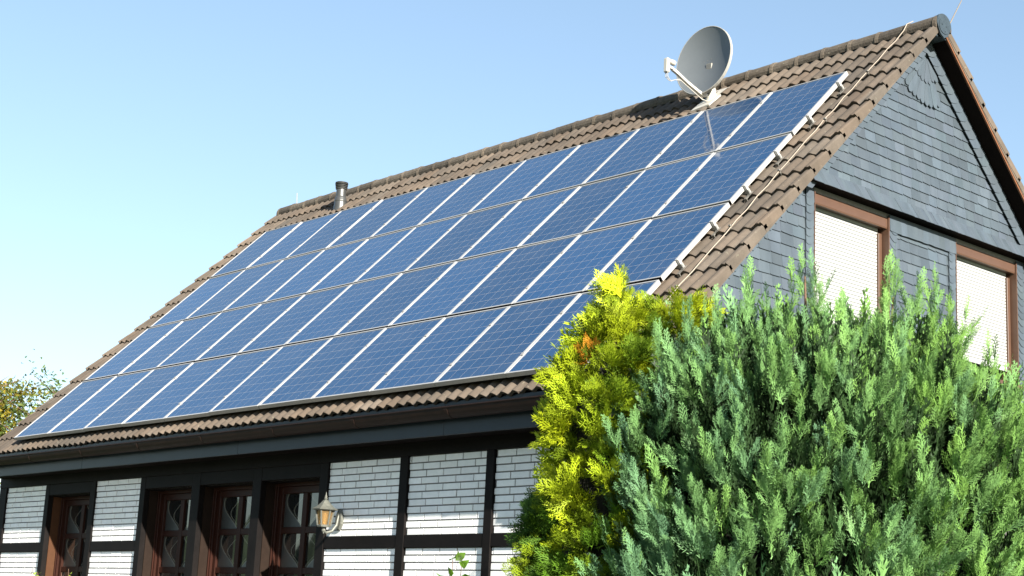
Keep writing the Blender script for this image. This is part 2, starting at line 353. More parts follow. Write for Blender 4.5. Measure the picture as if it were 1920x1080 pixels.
# ---- gutter, fascia, soffit at the eaves
gut = MB(); gr = .085; gy, gz = -.085, -.275
angs = np.linspace(math.pi, 2*math.pi, 13)
outer = [(gy+gr*math.cos(a), gz+gr*math.sin(a)*1.1) for a in angs]; inner = [(gy+(gr-.006)*math.cos(a), gz+(gr-.006)*math.sin(a)*1.1) for a in angs[::-1]]
gut.prism(outer+inner, XL-.02, XR+.03)
gut.tube([(XL-.02, gy-gr, gz), (XR+.03, gy-gr, gz)], .010, 8)
for X in np.arange(XL+.3, XR, 1.42):
    o2 = [(gy+(gr+.004)*math.cos(a), gz+(gr+.004)*math.sin(a)*1.1) for a in angs]
    gut.prism(o2+[(p[0]*.999, p[1]) for p in outer[::-1]], X, X+.05)
for X in (XL-.02, XR+.03): gut.prism(outer, X, X+.004)
gut.build('gutter', MT['gutter'], roof)
mb = MB(); 
for a, b in ((XL, -8.9), (-8.896, -5.3), (-5.296, -1.8), (-1.796, .57)): mb.bbox((a, .0, -.50), (b, .022, -.19), .003)
mb.build('fascia', MT['fascia'], house)
mb = MB(); mb.box((XL, .022, -.482), (.57, .36, -.462)); mb.build('eaves_soffit', MT['soffit'], house)
mb = MB(); mb.box((.36, -.10, -.40), (.57, .34, -.505)); mb.box((.40, -.09, -.505), (.56, .33, -.565)); mb.build('eaves_end_box', MT['timber'], house)  # lower block, hidden from view, is shaped to cast a shadow notch on the wall
# ---- front wall: solid body behind the brick skin, with window recesses left open
WT, WB = -.61, -Z0
XW0, XW1 = -11.94, .30
wins = [(-10.40, -9.24), (-7.835, -6.745), (-6.565, -5.455), (-5.285, -4.185)]
OT, OB = -.755, -2.25
mb = MB(); y0, y1 = YF+.012, YF+.42
xs = [XW0]
for a, b in wins: mb.box((xs[-1], y0, WB), (a-.012, y1, -.47)); mb.box((a-.012, y0, WB), (b+.012, y1, OB)); mb.box((a-.012, y0, OT), (b+.012, y1, -.47)); xs.append(b+.012)
mb.box((xs[-1], y0, WB), (XW1, y1, -.47))
yb = 2*YR-YF
mb.box((XW0, yb-.4, WB), (XW1, yb, -.4))
mb.box((XW0, y1, WB), (XW0+.3, yb-.4, -.3)); mb.prism([(y1, -.3), (yb-.4, -.3), (YR, 4.05)], XW0, XW0+.3)
mb.box((XW0+.3, y1, WB), (XW1-.3, yb-.4, WB+.1))
wall = mb.build('wall', MT['mortar'], house)
# ---- bricks
bays = [(-11.722, -10.508), (-9.11, -7.955), (-4.04, -2.838), (-2.712, -1.552), (-1.44, .18)]
def bricks(xa, xb, zt, zb):
    n = 0; h = .070; z = zt
    while z-.058 > zb-.02 and n < 40:
        z1 = z-.0065; z0 = max(z-h+.0065, zb); off = (.0, -.066, -.012, -.078)[n % 4]+.02
        x = xa+off-.258+.006*rng.normal()
        while x < xb:
            a = max(x+.0065, xa); b = min(x+.258-.0065, xb)
            if b-a > .012 and z1-z0 > .01:
                t = 1+.035*rng.normal(); mb.tint = (t, t*(1+.004*rng.normal()), t*(1+.01*rng.normal()))
                e = .0012*rng.normal(); mb.bbox((a, YF+.003+e, z0), (b, YF+.02, z1), .0015)
            x += .258
        z -= h; n += 1
for xa, xb in bays:
    for za_, zb_ in ((WT, -1.375), (-1.498, -2.4), (-2.521, -3.6)): mb = MB(); bricks(xa, xb, za_, zb_); mb.build('brick_infill', MT['brick'], wall)
# ---- timber frame: every post, rail and lintel its own mesh
def timber(name, a, b): return MB().bbox(a, b, .004).build(name, MT['timber'], house)
PF = YF-.022
for a, b in ((-11.94, -11.722), (-10.508, -10.40), (-9.24, -9.11), (-7.955, -7.835), (-6.745, -6.565), (-5.455, -5.285), (-4.185, -4.04), (-2.838, -2.712), (-1.552, -1.44), (.18, .33)):
    timber('post', (a, PF, -Z0+.3), (b, YF+.05, WT-.0))
timber('wall_plate', (XW0, PF-.006, WT), (.33, YF+.05, -.463))
for (a, b) in bays:
    timber('rail', (a+.001, PF+.004, -1.497), (b-.001, YF+.05, -1.376))
    timber('rail', (a+.001, PF+.004, -2.52), (b-.001, YF+.05, -2.40))
for a, b in wins: timber('lintel', (a+.001, PF+.003, OT), (b-.001, YF+.05, WT-.001))
# ---- front windows
def front_window(a, b, tanjamb, label=None):
    pass
    win = MB()
    t = .050
    yfz = YF+.175; yb_ = YF+.26
    win.bbox((a, yfz, OB), (a+t, yb_, OT), .004); win.bbox((b-t, yfz, OB), (b, yb_, OT), .004)
    win.bbox((a+t, yfz, OT-.05), (b-t, yb_, OT), .004); win.bbox((a+t, yfz, OB), (b-t, yb_, OB+.06), .004)
    win.bbox((a+.012, yfz-.018, OB), (a+.03, yfz, OT), .003); win.bbox((b-.03, yfz-.018, OB), (b-.012, yfz, OT), .003)
    w_ = win.build('window', MT['redbrown'], house)
    # two jamb boards and a head board lining the recess
    for x0, x1 in ((a-.011, a+.004), (b-.004, b+.011)): MB().box((x0, YF+.051, OB), (x1, yfz+.03, OT)).build('jamb', MT['tan' if tanjamb else 'jamb'], w_)
    MB().box((a+.005, YF+.051, OT-.012), (b-.005, yfz, OT+.002)).build('head_board', MT['timber'], w_)
    MB().bbox((a-.01, YF-.05, OB-.05), (b+.01, yfz+.05, OB-.002), .006).build('sill', MT['redbrown'], w_)
    # sash with muntins
    sh = MB(); ys0, ys1 = YF+.215, YF+.255
    sa, sb, sz1, sz0 = a+t, b-t, OT-.05, OB+.06
    sh.bbox((sa, ys0-.012, sz0), (sa+.062, ys1, sz1), .005); sh.bbox((sb-.062, ys0-.012, sz0), (sb, ys1, sz1), .005)
    sh.bbox((sa+.062, ys0-.012, sz1-.075), (sb-.062, ys1, sz1), .005); sh.bbox((sa+.062, ys0-.012, sz0), (sb-.062, ys1, sz0+.08), .005)
    ga, gb, gt, gbm = sa+.062, sb-.062, sz1-.075, sz0+.08; mid = (ga+gb)/2-.02
    sh.bbox((mid-.042, ys0-.008, gbm), (mid+.042, ys1, gt), .004)
    ph = (gt-gbm-.07*2)/3; zs = gt
    cellz = []
    for k in range(3):
        cellz.append((zs-ph, zs)); zs -= ph
        if k < 2: sh.bbox((ga, ys0-.004, zs-.07), (mid-.042, ys1, zs), .004); sh.bbox((mid+.042, ys0-.004, zs-.07), (gb, ys1, zs), .004); zs -= .07
    sash = sh.build('sash', MT['redbrown'], w_)
    for z0_, z1_ in cellz:
        for xa, xb, fl in ((ga, mid-.042, 0), (mid+.042, gb, 1)):
            q = MB(); u = [(0,0),(1,0),(1,1),(0,1)] if not fl else [(1,0),(0,0),(0,1),(1,1)]
            yy = YF+.238
            q.add([(xa, yy, z0_), (xb, yy, z0_), (xb, yy, z1_), (xa, yy, z1_)], [(0,1,2,3)], [(x+.0001, y+.0001) for x, y in u])
            q.build('pane', MT['pane'], w_)
    return w_
for i, (a, b) in enumerate(wins): front_window(a, b, i == 0)
for a, b in wins: mb = MB(); bricks(a, b, OB-.06, -3.6); mb.build('brick_infill', MT['brick'], wall)
mb = MB(); mb.bbox((XW0-.03, YF-.03, WB), (XW1+.03, YF+.02, -3.602), .006); mb.build('plinth', MT['mortar'], wall)
mb = MB(); mb.box((XW0+.31, YF+.27, OB-.1), (XW1-.31, YF+.30, OT+.05)); mb.build('inner_lining', MT['timber'], wall)
# ================================================================ GABLE
def zl(y): return zc(y)-.20/ct            # underside of the roof at y
# core wall of the gable
W = [(2.75, 3.994), (5.228, 6.462)]; WZ1, WZ0 = 2.09, .70
core = MB(); XB = XG-.03
z_b = -.47
ys = sorted([YF+.0, yb]+[q for p in W for q in p])
def column(ya, yb_, za, zb_fn):
    n = 6; yy = np.linspace(ya, yb_, n); top = [(y, zb_fn(y)) for y in yy[::-1]]
    core.prism([(ya, za), (yb_, za)]+top, XG-.38, XB)
cuts = [YF+.012]+[q for p in W for q in p]+[yb]
def seg(ya, yc):
    pts = [ya]+([YR] if ya < YR < yc else [])+[yc]
    return pts
for i in range(0, len(cuts)-1):
    ya, yc = cuts[i], cuts[i+1]
    for p, q in zip(seg(ya, yc)[:-1], seg(ya, yc)[1:]):
        if i % 2 == 0: core.prism([(p, WB), (q, WB), (q, zl(q)), (p, zl(p))], XG-.38, XB)
        else:
            core.prism([(p, WB), (q, WB), (q, WZ0), (p, WZ0)], XG-.38, XB)
            core.prism([(p, WZ1), (q, WZ1), (q, max(zl(q), WZ1+.002)), (p, max(zl(p), WZ1+.002))], XG-.38, XB)
core.build('gable_wall', MT['mortar'], house)
# slates
sl_ = MB()
def slate_tint(d=.11):
    t = 1+d*rng.normal(); t = min(max(t, .72), 1.35); sl_.tint = (t*(1+.02*rng.normal()), t, t*(1+.02*rng.normal()))
def slate(yc0, yc1, z0, z1, x, tilt=.10, skew=None):
    """one slate: lower edge slightly skewed, lower left corner rounded"""
    slate_tint(); k = (rng.normal()*.003+.003) if skew is None else skew
    pol = [(yc0, z0+.010+k), (yc0+.008, z0+.003+k), (yc0+.02, z0+k), (yc1, z0-k*.3), (yc1, z1), (yc0, z1)]
    sl_.prism(pol, x, x+.0042+.0012*rng.random(), tilt)
def yl_left(z): return (z+.20/ct)/math.tan(TH)
def yl_right(z): return YR+(YR*math.tan(TH)+.03-.20/ct-z)/math.tan(THB)
XU = .375
LZ = 2.145
expo = .110
z = LZ+.115; row = 0
while z < 4.05:
    za, zb2 = z, z+expo+.03
    ya, yb2 = yl_left(z)+.10, yl_right(z+expo)-.12
    x = ya-rng.random()*.1
    while x < yb2:
        wd = .14+.07*rng.random(); a, b = max(x, ya), min(x+wd, yb2)
        if b-a > .02: slate(a, b-.0015, za, zb2, XU-.006, .10)
        x += wd
    z += expo; row += 1
# flared bottom row of leaning slates
x = yl_left(LZ)+.06
while x < yl_right(LZ)-.03:
    slate_tint(.07); wd = .075
    sl_.prism([(x+.07, LZ+rng.normal()*.002), (x+.07+wd, LZ), (x+wd, LZ+.14), (x, LZ+.14)], XU+.03, XU+.038+.003*rng.random(), .36); x += wd-.002
# border slates along both verges
def border(side):
    z_ = LZ+.02; n = 0
    while True:
        zz = z_+n*.082
        if zz > 4.22: break
        y = yl_left(zz) if side < 0 else yl_right(zz)
        wd = .155 if side < 0 else .19; slate_tint(.07)
        s = -side; dirv = np.array([1, 1])/1.414 if side < 0 else np.array([-1, 1])/1.414   # up along the verge
        inn = np.array([1, -1])/1.414 if side < 0 else np.array([-1, -1])/1.414
        o = np.array([y, zz])+dirv*-.02; pts = []
        for t in np.linspace(0, 1, 6):
            pts.append(o+inn*(wd*t)+dirv*(-.028*math.sin(math.pi*min(1, t*1.05))+.05*t*t))
        pts.append(o+inn*wd+dirv*.15); pts.append(o+dirv*.15)
        if side > 0: pts = pts[::-1]
        sl_.prism([tuple(p) for p in pts], XU+.018, XU+.025+.002*rng.random(), .08); n += 1
border(-1); border(1)
cladding = sl_.build('slate_cladding', MT['slate'], house)
# fan ornament
sl_ = MB()
fc = np.array([4.60, 4.0])
for (r0, r1, a0, a1, n, xo) in ((.20, .56, 222, 300, 9, .024), (.02, .30, 215, 318, 7, .038)):
    for i in range(n):
        a = math.radians(a0+(a1-a0)*(i+.5)/n); hw = math.radians((a1-a0)/n*.56); slate_tint(.08)
        rr = r1*(1+.02*rng.normal()); pts = []
        for aa, r in ((a-hw, r0), (a-hw, rr-.06), (a-hw*.7, rr-.02), (a, rr), (a+hw*.7, rr-.02), (a+hw, rr-.06), (a+hw, r0)):
            pts.append(tuple(fc+r*np.array([math.cos(aa), math.sin(aa)])))
        sl_.prism(pts, XU+xo*.5+.002*(i % 2)+.0006*i, XU+xo*.5+.005+.002*(i % 2)+.0006*i, .02)
sl_.build('slate_fan', MT['slate'], cladding)
# lower zone: slates on the piers between the windows, rounded slates beside each window
XP = XG-.02
def side_column(yc, w_, za, zb2, flip=1):
    z = za
    while z < zb2-.04:
        slate_tint(.07); pts = []
        for t in np.linspace(0, 1, 7):
            pts.append((yc+w_*(t if flip > 0 else 1-t), z+(.045*(t**2)-.018*math.sin(math.pi*t))))
        if flip < 0: pts = pts[::-1]
        top = min(z+.15, zb2)
        sl_.prism(pts+[(yc+w_, top), (yc, top)], XP+.012, XP+.019+.002*rng.random(), .08); z += .078
def left_border():
    zz = .4
    while zz < 2.05:      # border along the verge below the ledge
        y = yl_left(zz); slate_tint(.07); o = np.array([y, zz]); dv = np.array([1, 1])/1.414; inn = np.array([1, -1])/1.414
        pts = [o+inn*(.155*t)+dv*(-.028*math.sin(math.pi*t)+.05*t*t) for t in np.linspace(0, 1, 6)]+[o+inn*.155+dv*.15, o+dv*.15]
        sl_.prism([tuple(p) for p in pts], XP+.016, XP+.023, .06); zz += .082
def top_course():
    x = 4.0
    while x < 5.2:
        slate_tint(.08); b = min(x+.10, 5.222); sl_.prism([(x, 1.955+rng.normal()*.003), (b, 1.955), (b, 2.13), (x, 2.13)], XP+.022, XP+.029, .04); x += .1
piers = [(YF, 2.75, 1), (3.994, 5.228, 1), (6.462, 8.6, 1)]
zlow = -.40
for (pa, pb, _) in piers:
    sl_ = MB(); z = zlow
    while z < 2.14:
        top = z+expo+.03
        ya = max(pa, yl_left(z)+.10) if pa < 1 else pa+.10
        yb2 = pb-.10 if pb < 7 else min(pb, yl_right(z+expo)-.1)
        x = ya-rng.random()*.1
        while x < yb2:
            wd = .14+.06*rng.random(); a, b = max(x, ya), min(x+wd, yb2)
            if b-a > .02: slate(a, b-.0015, z, min(top, 2.13), XP-.002, .10)
            x += wd
        z += expo
    if pa > 1: side_column(pa+.006, .13, zlow, 2.13, -1)
    if pb < 7: side_column(pb-.136, .13, zlow, 2.13, 1)
    if pa < 1: left_border()
    if 1 < pa < 5: top_course()
    sl_.build('lower_slate_cladding', MT['slate'], cladding)
MB().box((XG-.06, yl_left(LZ)+.02, LZ+.005), (XU+.07, yl_right(LZ)-.02, LZ+.03)).build('ledge_board', MT['soffit'], house)
MB().box((XG-.03, yl_left(-.35)+.02, -.6), (XG-.004, yb, -.41)).build('gable_sill_beam', MT['timber'], house)
# gable windows with roller shutters
def gable_window(ya, yb_):
    fr = MB(); xs_ = XG-.10
    fr.bbox((xs_-.06, ya+.002, WZ0), (xs_+.03, ya+.06, WZ1-.16), .004); fr.bbox((xs_-.06, yb_-.075, WZ0), (xs_+.03, yb_-.02, WZ1-.16), .004)
    w_ = fr.build('gable_window', MT['brown'], house)
    MB().box((xs_-.08, yb_-.018, WZ0), (XG+.012, yb_-.002, WZ1)).build('jamb', MT['brown'], w_)
    MB().box((xs_-.08, ya-.012, WZ0), (XG+.012, ya+.001, WZ1)).build('jamb', MT['brown'], w_)
    h = MB(); h.prism([(0,0)]*3, 0, 0) if False else None
    y0_, y1_ = ya+.003, yb_-.02
    prof = [(xs_+.0, 1.985), (XG-.01, 1.975), (XG-.005, 1.99), (XG-.005, 2.075), (XG-.03, 2.10), (xs_-.05, 2.12), (xs_-.05, 1.985)]
    h.add([(p[0], y0_, p[1]) for p in prof]+[(p[0], y1_, p[1]) for p in prof],
          [tuple(range(6, -1, -1)), tuple(range(7, 14))]+[(i, (i+1) % 7, 7+(i+1) % 7, 7+i) for i in range(7)])
    h.build('shutter_box', MT['brown'], w_)
    s_ = MB(); z = 1.99; bot = .90
    while z > bot:
        z0_ = z-.037; n = 4; vs = []
        prof2 = [(xs_-.008, z-.0045), (xs_+.004, z-.0058), (xs_+.006, z-.018), (xs_+.004, z-.036), (xs_-.006, z0_+.0005)]
        vs = [(x, ya+.045, q) for x, q in prof2]+[(x, yb_-.06, q) for x, q in prof2]
        s_.add(vs, [(i, i+1, 6+i, 5+i) for i in range(4)]); z -= .037
    s_.bbox((xs_-.006, ya+.045, bot-.045), (xs_+.008, yb_-.06, bot), .003)
    s_.build('roller_shutter', MT['shutter'], w_)
    MB().box((xs_-.022, ya+.045, bot-.02), (xs_-.012, yb_-.06, 1.99)).build('slat_gap_shade', MT['soffit'], w_)  # dark sheet added behind the slats so the gaps look shaded
    MB().box((xs_-.10, ya+.03, WZ0), (xs_-.09, yb_-.03, WZ1-.1)).build('pane', MT['disc'], w_)
    MB().bbox((xs_-.06, ya, WZ0-.05), (XG+.06, yb_, WZ0-.001), .005).build('sill', MT['brown'], w_)
for p in W: gable_window(*p)
# ================================================================ SOLAR PANELS
PH = 1.3175
def make_panel():
    t = thing('solar_panel', 'x', 'solar panel', rp(0, 0, 0), 'solar panels mounted on the roof')
    w_, h_ = .992, 1.283; x0, s0 = .004, .0172; lip = .022
    fr = MB()
    def bar(xa, xb, sa, sb):
        vs = [rp(x, s, o) for o in (-.046, 0) for x, s in ((xa, sa), (xb, sa), (xb, sb), (xa, sb))]
        fr.add(vs, [(0,3,2,1),(4,5,6,7),(0,1,5,4),(1,2,6,5),(2,3,7,6),(3,0,4,7)])
    bar(x0, x0+lip, s0, s0+h_); bar(x0+w_-lip, x0+w_, s0, s0+h_)
    bar(x0+lip, x0+w_-lip, s0, s0+.017); bar(x0+lip, x0+w_-lip, s0+h_-.017, s0+h_)
    fr.build('frame', MT['alu'], t)
    c = MB(); a, b, d, e = x0+lip, x0+w_-lip, s0+.017, s0+h_-.017
    m = .012
    c.add([rp(a, d, -.005), rp(b, d, -.005), rp(b, e, -.005), rp(a, e, -.005)], [(0,1,2,3)], [(-.04,-.06), (6.04,-.06), (6.04,8.06), (-.04,8.06)])
    c.build('cells', MT['cells'], t)
    return t
ORD = ['', 'first', 'second', 'third', 'fourth', 'fifth', 'sixth']
ROW = ['top row', 'second row from the top', 'third row from the top', 'bottom row']
proto = make_panel(); gap_shades = {}; base = np.array(proto.location); first = True
for j in range(4):
    for i in range(11):
        p = proto if first else copy_tree(proto); first = False
        p.location = base+(rp(i-11., (3-j)*PH, 0))+rng.normal(0, .0012, 3); p.rotation_euler = tuple(rng.normal(0, .0013, 3))
        if j in (1, 2):  # added dark strip paints the shade in the gap between panel rows
            if j not in gap_shades:
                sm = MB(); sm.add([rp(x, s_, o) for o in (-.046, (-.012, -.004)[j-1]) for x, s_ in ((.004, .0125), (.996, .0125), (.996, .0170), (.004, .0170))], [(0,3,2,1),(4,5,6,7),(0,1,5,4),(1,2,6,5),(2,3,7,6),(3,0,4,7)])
                so_ = sm.build('gap_shade', MT['soffit']); so_.data.transform(Matrix.Translation(so_.location-Vector(base))); so_.location = (0, 0, 0); so_.parent = p; gap_shades[j] = so_
            else: so_ = gap_shades[j].copy(); C.objects.link(so_); so_.parent = p
        k = i+1; col_ = 'leftmost' if k == 1 else 'rightmost' if k == 11 else (ORD[k]+' from the left' if k <= 6 else ORD[12-k]+' from the right')
        extra = ', mirroring the dish arm' if (j, i) == (0, 9) else ', beside the vent pipe' if (j, i) == (0, 1) else ', half behind the yellow conifer' if (j, i) == (3, 10) else ''
        p['label'] = 'solar panel %s in the %s%s' % (col_, ROW[j], extra)
# mounting rails across the slope with their end clamps and hooks
def make_rail():
    t = thing('mounting_rail', 'x', 'rail', rp(0, 0, 0), 'mounting rails under the solar panels')
    def rbox(mb, xa, xb, sa, sb, oa, ob):
        mb.add([rp(x, s, o) for o in (oa, ob) for x, s in ((xa, sa), (xb, sa), (xb, sb), (xa, sb))], [(0,3,2,1),(4,5,6,7),(0,1,5,4),(1,2,6,5),(2,3,7,6),(3,0,4,7)])
    r = MB(); rbox(r, -11.03, .036, -.016, .016, -.088, -.047); rbox(r, .0365, .040, -.011, .011, -.084, -.051); r.build('rail', MT['alu2'], t)
    c = MB(); rbox(c, .003, .030, -.016, .016, -.046, .004); rbox(c, -.012, .016, -.016, .016, .0045, .008); c.build('end_clamp', MT['alu'], t)
    for X in (.012,):
        h = MB(); rbox(h, X, X+.035, -.10, -.02, -.10, -.092); rbox(h, X, X+.035, -.108, -.10, -.135, -.092); rbox(h, X, X+.035, -.03, .03, -.095, -.0885); h.build('roof_hook', MT['steel'], t)
    for i in range(1, 11):
        m = MB(); rbox(m, -i-.018, -i+.018, -.018, .018, .0015, .0065); m.build('clamp', MT['aluside'], t)
    return t
rproto = make_rail(); rb = np.array(rproto.location); first = True
RS = [(5.006, 0), (4.297, 0), (3.578, 1), (2.9196, 1), (2.270, 2), (1.618, 2), (.97, 3), (.31, 3)]
for n, (s, j) in enumerate(RS):
    p = rproto if first else copy_tree(rproto); first = False
    p.location = rb+rp(0, s, 0)
    p['label'] = '%s rail end at the right edge of the %s' % (('upper', 'lower')[n % 2], ROW[j])
# ================================================================ SATELLITE DISH
d_ = thing('satellite_dish', 'grey satellite dish on a short mast near the roof ridge', 'satellite dish', (-2.43, 4.27, 4.05))
nD = np.array([.07, -.985, .13]); nD /= np.linalg.norm(nD); rD = np.cross(nD, [0,0,1.]); rD = -rD/np.linalg.norm(rD); uD = np.cross(nD, rD)
if uD[2] < 0: uD = -uD
DC = np.array([-2.335, 4.10, 4.505]); ra_, rb_ = .395, .44
mb = MB(); N = 48; R_ = 14; vs = [DC-nD*.085]; fs = []
for i in range(1, R_+1):
    q = i/R_
    for k in range(N):
        a = 2*math.pi*k/N; vs.append(DC+rD*ra_*q*math.cos(a)+uD*rb_*q*math.sin(a)-nD*.085*(1-q*q))
fs += [(0, 1+k, 1+(k+1) % N) for k in range(N)]
for i in range(R_-1):
    for k in range(N): fs.append((1+i*N+k, 1+(i+1)*N+k, 1+(i+1)*N+(k+1) % N, 1+i*N+(k+1) % N))
mb.add(vs, fs); o_ = len(mb.v); n0 = len(vs)
back = [DC-nD*.099]
for i in range(1, R_+1):
    q = i/R_
    for k in range(N):
        a = 2*math.pi*k/N; back.append(DC+rD*ra_*q*math.cos(a)*.995+uD*rb_*q*math.sin(a)*.995-nD*(.099-.085*q*q))
mb.add(back, [f[::-1] for f in fs])
refl = mb.build('reflector', MT['dish'], d_, smooth=True)
mb = MB(); rim = []
for (sc, dn) in ((.992, .001), (1.0, .003), (1.016, .0), (1.02, -.034), (1.0, -.036)):
    for k in range(N):
        a = 2*math.pi*k/N; rim.append(DC+rD*ra_*sc*math.cos(a)+uD*rb_*sc*math.sin(a)+nD*dn)
mb.add(rim, [(i*N+k, (i+1)*N+k, (i+1)*N+(k+1) % N, i*N+(k+1) % N) for i in range(4) for k in range(N)])
mb.build('rim', MT['dishrim'], refl, smooth=False)
mb = MB()
for (a, b) in ((-.05, .02), (0, .03), (.05, .04), (-.10, -.28), (.02, -.27)):
    q = (a/ra_)**2+(b/rb_)**2; c = DC+rD*a+uD*b-nD*.085*(1-q); mb.tube([c, c+nD*.003], .0045, 8)
mb.build('bolts', MT['steel'], refl)
LN = np.array([-2.30, 3.49, 4.25]); AB = np.array([-2.32, 4.10, 4.06])
mb = MB(); P_ = [AB+(0, .10, .02), AB, AB+(LN-AB)*.15+(0, 0, -.012), AB+(LN-AB)*.5+(0,0,-.022), AB+(LN-AB)*.8+(0,0,-.015), LN+(0, .03, -.03)]
def ribbon(mb, P, wv, hv):
    vs = []
    for p in P: 
        for a, b in ((-1,-1),(1,-1),(1,1),(-1,1)): vs.append(p+np.array(wv)*a+np.array(hv)*b)
    n = len(P); mb.add(vs, [(0,3,2,1), tuple(4*(n-1)+k for k in range(4))]+[(4*i+k, 4*i+(k+1) % 4, 4*i+4+(k+1) % 4, 4*i+4+k) for i in range(n-1) for k in range(4)])
ribbon(mb, P_, (.018, 0, 0), (0, -.004, .019)); mb.build('feed_arm', MT['white'], d_)
mb = MB(); mb.tube([LN+(0,-.035,.055), LN+(0,.015,.05), LN+(0,.02,.05), LN+(0,.065,.046)], [.026,.026,.033,.033], 14)
mb.bbox(LN+(-.032,-.085,-.10), LN+(.032,-.03,.075), .01); mb.bbox(LN+(-.02,-.03,-.04), LN+(.02,.03,-.01), .004); mb.build('receiver', MT['white'], d_)
mb = MB()
for k, dx in enumerate((-.018, .0, .018)):
    a0 = LN+(dx, -.06, -.10); pts = [a0, a0+(0,.005,-.05), a0+(0,.06,-.075-.01*k), a0+(0,.12,-.06)]+[AB+(LN-AB)*t+(dx*.6, 0, -.05-.012*k) for t in (.7,.45,.2,.05)]+[AB+(dx+.03,.06,-.07), AB+(.0+dx,.10,-.13)]
    mb.tube(pts, .0036, 6)
mb.build('cable', MT['cable'], d_)
mb = MB(); mb.tube([(-2.31, 4.25, 4.05), (-2.31, 4.25, 4.52)], .024, 14); mb.bbox((-2.36, 4.17, 4.32), (-2.26, 4.29, 4.48), .01); mb.bbox((-2.36, 4.13, 4.17), (-2.27, 4.25, 4.21), .006); mb.build('mast', MT['steel'], d_)
mb = MB(); mb.lathe([(.082,-.13),(.074,-.06),(.050,.11),(.042,.15),(.030,.155)], (-2.31, 4.23, 4.06), 20)
mb.add([rp(x, s, o) for o in (-.105, -.085) for x, s in ((-2.46, 5.60), (-2.22, 5.66), (-2.14, 6.05), (-2.40, 6.05))], [(0,3,2,1),(4,5,6,7),(0,1,5,4),(1,2,6,5),(2,3,7,6),(3,0,4,7)])
mb.build('mast_boot', MT['white'], d_)
# ================================================================ VENT PIPE, LIGHTNING PROTECTION
vb = rp(-9.64, 5.72, -.13)
v_ = thing('vent_pipe', 'grey metal vent pipe with a ribbed cap rising from the roof tiles', 'vent pipe', vb)
mb = MB(); mb.lathe([(.105,-.10),(.100,.03),(.094,.10),(.098,.115),(.098,.125),(.085,.17),(.076,.19),(.074,.40)], vb, 28); mb.build('pipe', MT['zinc'], v_, smooth=False)
mb = MB(); pr = []
for k in range(4): pr += [(.078, .300+.026*k), (.088+.004*k, .306+.026*k), (.090+.004*k, .314+.026*k), (.080, .322+.026*k)]
pr += [(.097, .402), (.099, .412), (.09, .416)]; mb.lathe(pr, vb, 28); mb.build('cap', MT['zinc'], v_)
mb = MB(); mb.add([rp(-9.64+dx, 5.72+ds, o) for o in (-.115, -.108) for dx, ds in ((-.2,-.2),(.2,-.2),(.16,.14),(-.16,.14))], [(0,3,2,1),(4,5,6,7),(0,1,5,4),(1,2,6,5),(2,3,7,6),(3,0,4,7)]); mb.build('flashing', MT['zinc'], v_)
lc = thing('lightning_conductor', 'pale lightning conductor wire running down the tiles beside the gable edge', 'wire', rp(.2, 0, -.05))
mb = MB(); wp = [(.25, YR-.02, 4.45), (.25, YR-.14, 4.38)]+[tuple(rp(.245-.05*math.sin(t*6)*.3, 6.15-t*6.2, -.052-.012*math.sin(t*40)**2)) for t in np.linspace(0, 1, 30)]
mb.tube(wp, .0052, 6); mb.build('wire', MT['wire'], lc)
for s in (5.22, 4.21, 3.2, 2.2, 1.2, .2):
    mb = MB(); a = rp(.245, s, -.10); b = rp(.245, s, -.045); mb.tube([a, b], .007, 6); mb.bbox(b-(.016,.012,.010), b+(.016,.012,.008), .003); mb.build('holder', MT['steel'], lc)
mb = MB(); mb.tube([(.15, 5.0, 4.05), (.427, 5.0, 4.482), (.59, 5.0, 4.735)], [.008,.007,.005], 6); o_ = mb.build('lightning_rod', MT['wire']); tag(o_, 'thin pale lightning rod sticking up behind the gable peak', 'rod')
mb = MB(); mb.tube([(-11.5, YR-.0, 4.40), (-11.52, YR-.0, 4.62)], .006, 6); o_ = mb.build('lightning_rod', MT['wire']); tag(o_, 'small pale lightning rod on the far left end of the ridge', 'rod')
# ================================================================ WALL LANTERN
LX, LY, LZ_ = -3.815, .165, -1.165
lm = thing('wall_lamp', 'old carriage lantern with amber glass on the white brick wall beside the window', 'wall lamp', (LX, YF, LZ_-.14))
def hexring(r, z, n=6, ph=0): return [(LX+r*math.cos(2*math.pi*(k+ph)/n), LY+r*math.sin(2*math.pi*(k+ph)/n), LZ_+z) for k in range(n)]
cap = MB(); rings = [hexring(.128,.042), hexring(.132,.050), hexring(.085,.078), hexring(.052,.110), hexring(.026,.140), hexring(.016,.146)]
cap.add([p for r in rings for p in r], [tuple(range(5,-1,-1)), tuple(range(30,36))]+[(6*i+k, 6*i+(k+1) % 6, 6*i+6+(k+1) % 6, 6*i+6+k) for i in range(5) for k in range(6)])
cap.lathe([(.012,.145),(.020,.158),(.012,.170),(.014,.180),(.006,.195),(.002,.225)], (LX, LY, LZ_), 10); cap.build('lamp_roof', MT['lampmetal'], lm)
cg = MB()
T_, B_ = hexring(.092,.041), hexring(.066,-.115)
for a, b in zip(T_, B_): cg.tube([a, b], .0085, 5)
for R in (T_, B_):
    for k in range(6): cg.tube([R[k], R[(k+1) % 6]], .007, 5)
cg.lathe([(.070,-.128),(.072,-.116),(.03,-.114)], (LX, LY, LZ_), 6); cg.lathe([(.018,-.175),(.022,-.16),(.016,-.145),(.03,-.128)], (LX, LY, LZ_), 10)
cg.build('lamp_cage', MT['lampmetal'], lm)
gl = MB(); t2, b2 = hexring(.086,.040), hexring(.060,-.112); gl.add(t2+b2, [(k, 6+k, 6+(k+1) % 6, (k+1) % 6) for k in range(6)]); gl.build('lamp_glass', MT['amber'], lm)
bl = MB(); bl.lathe([(.012,-.10),(.018,-.05),(.018,.0),(.012,.018),(.004,.022)], (LX, LY, LZ_), 12); bl.build('bulb', MT['bulb'], lm)
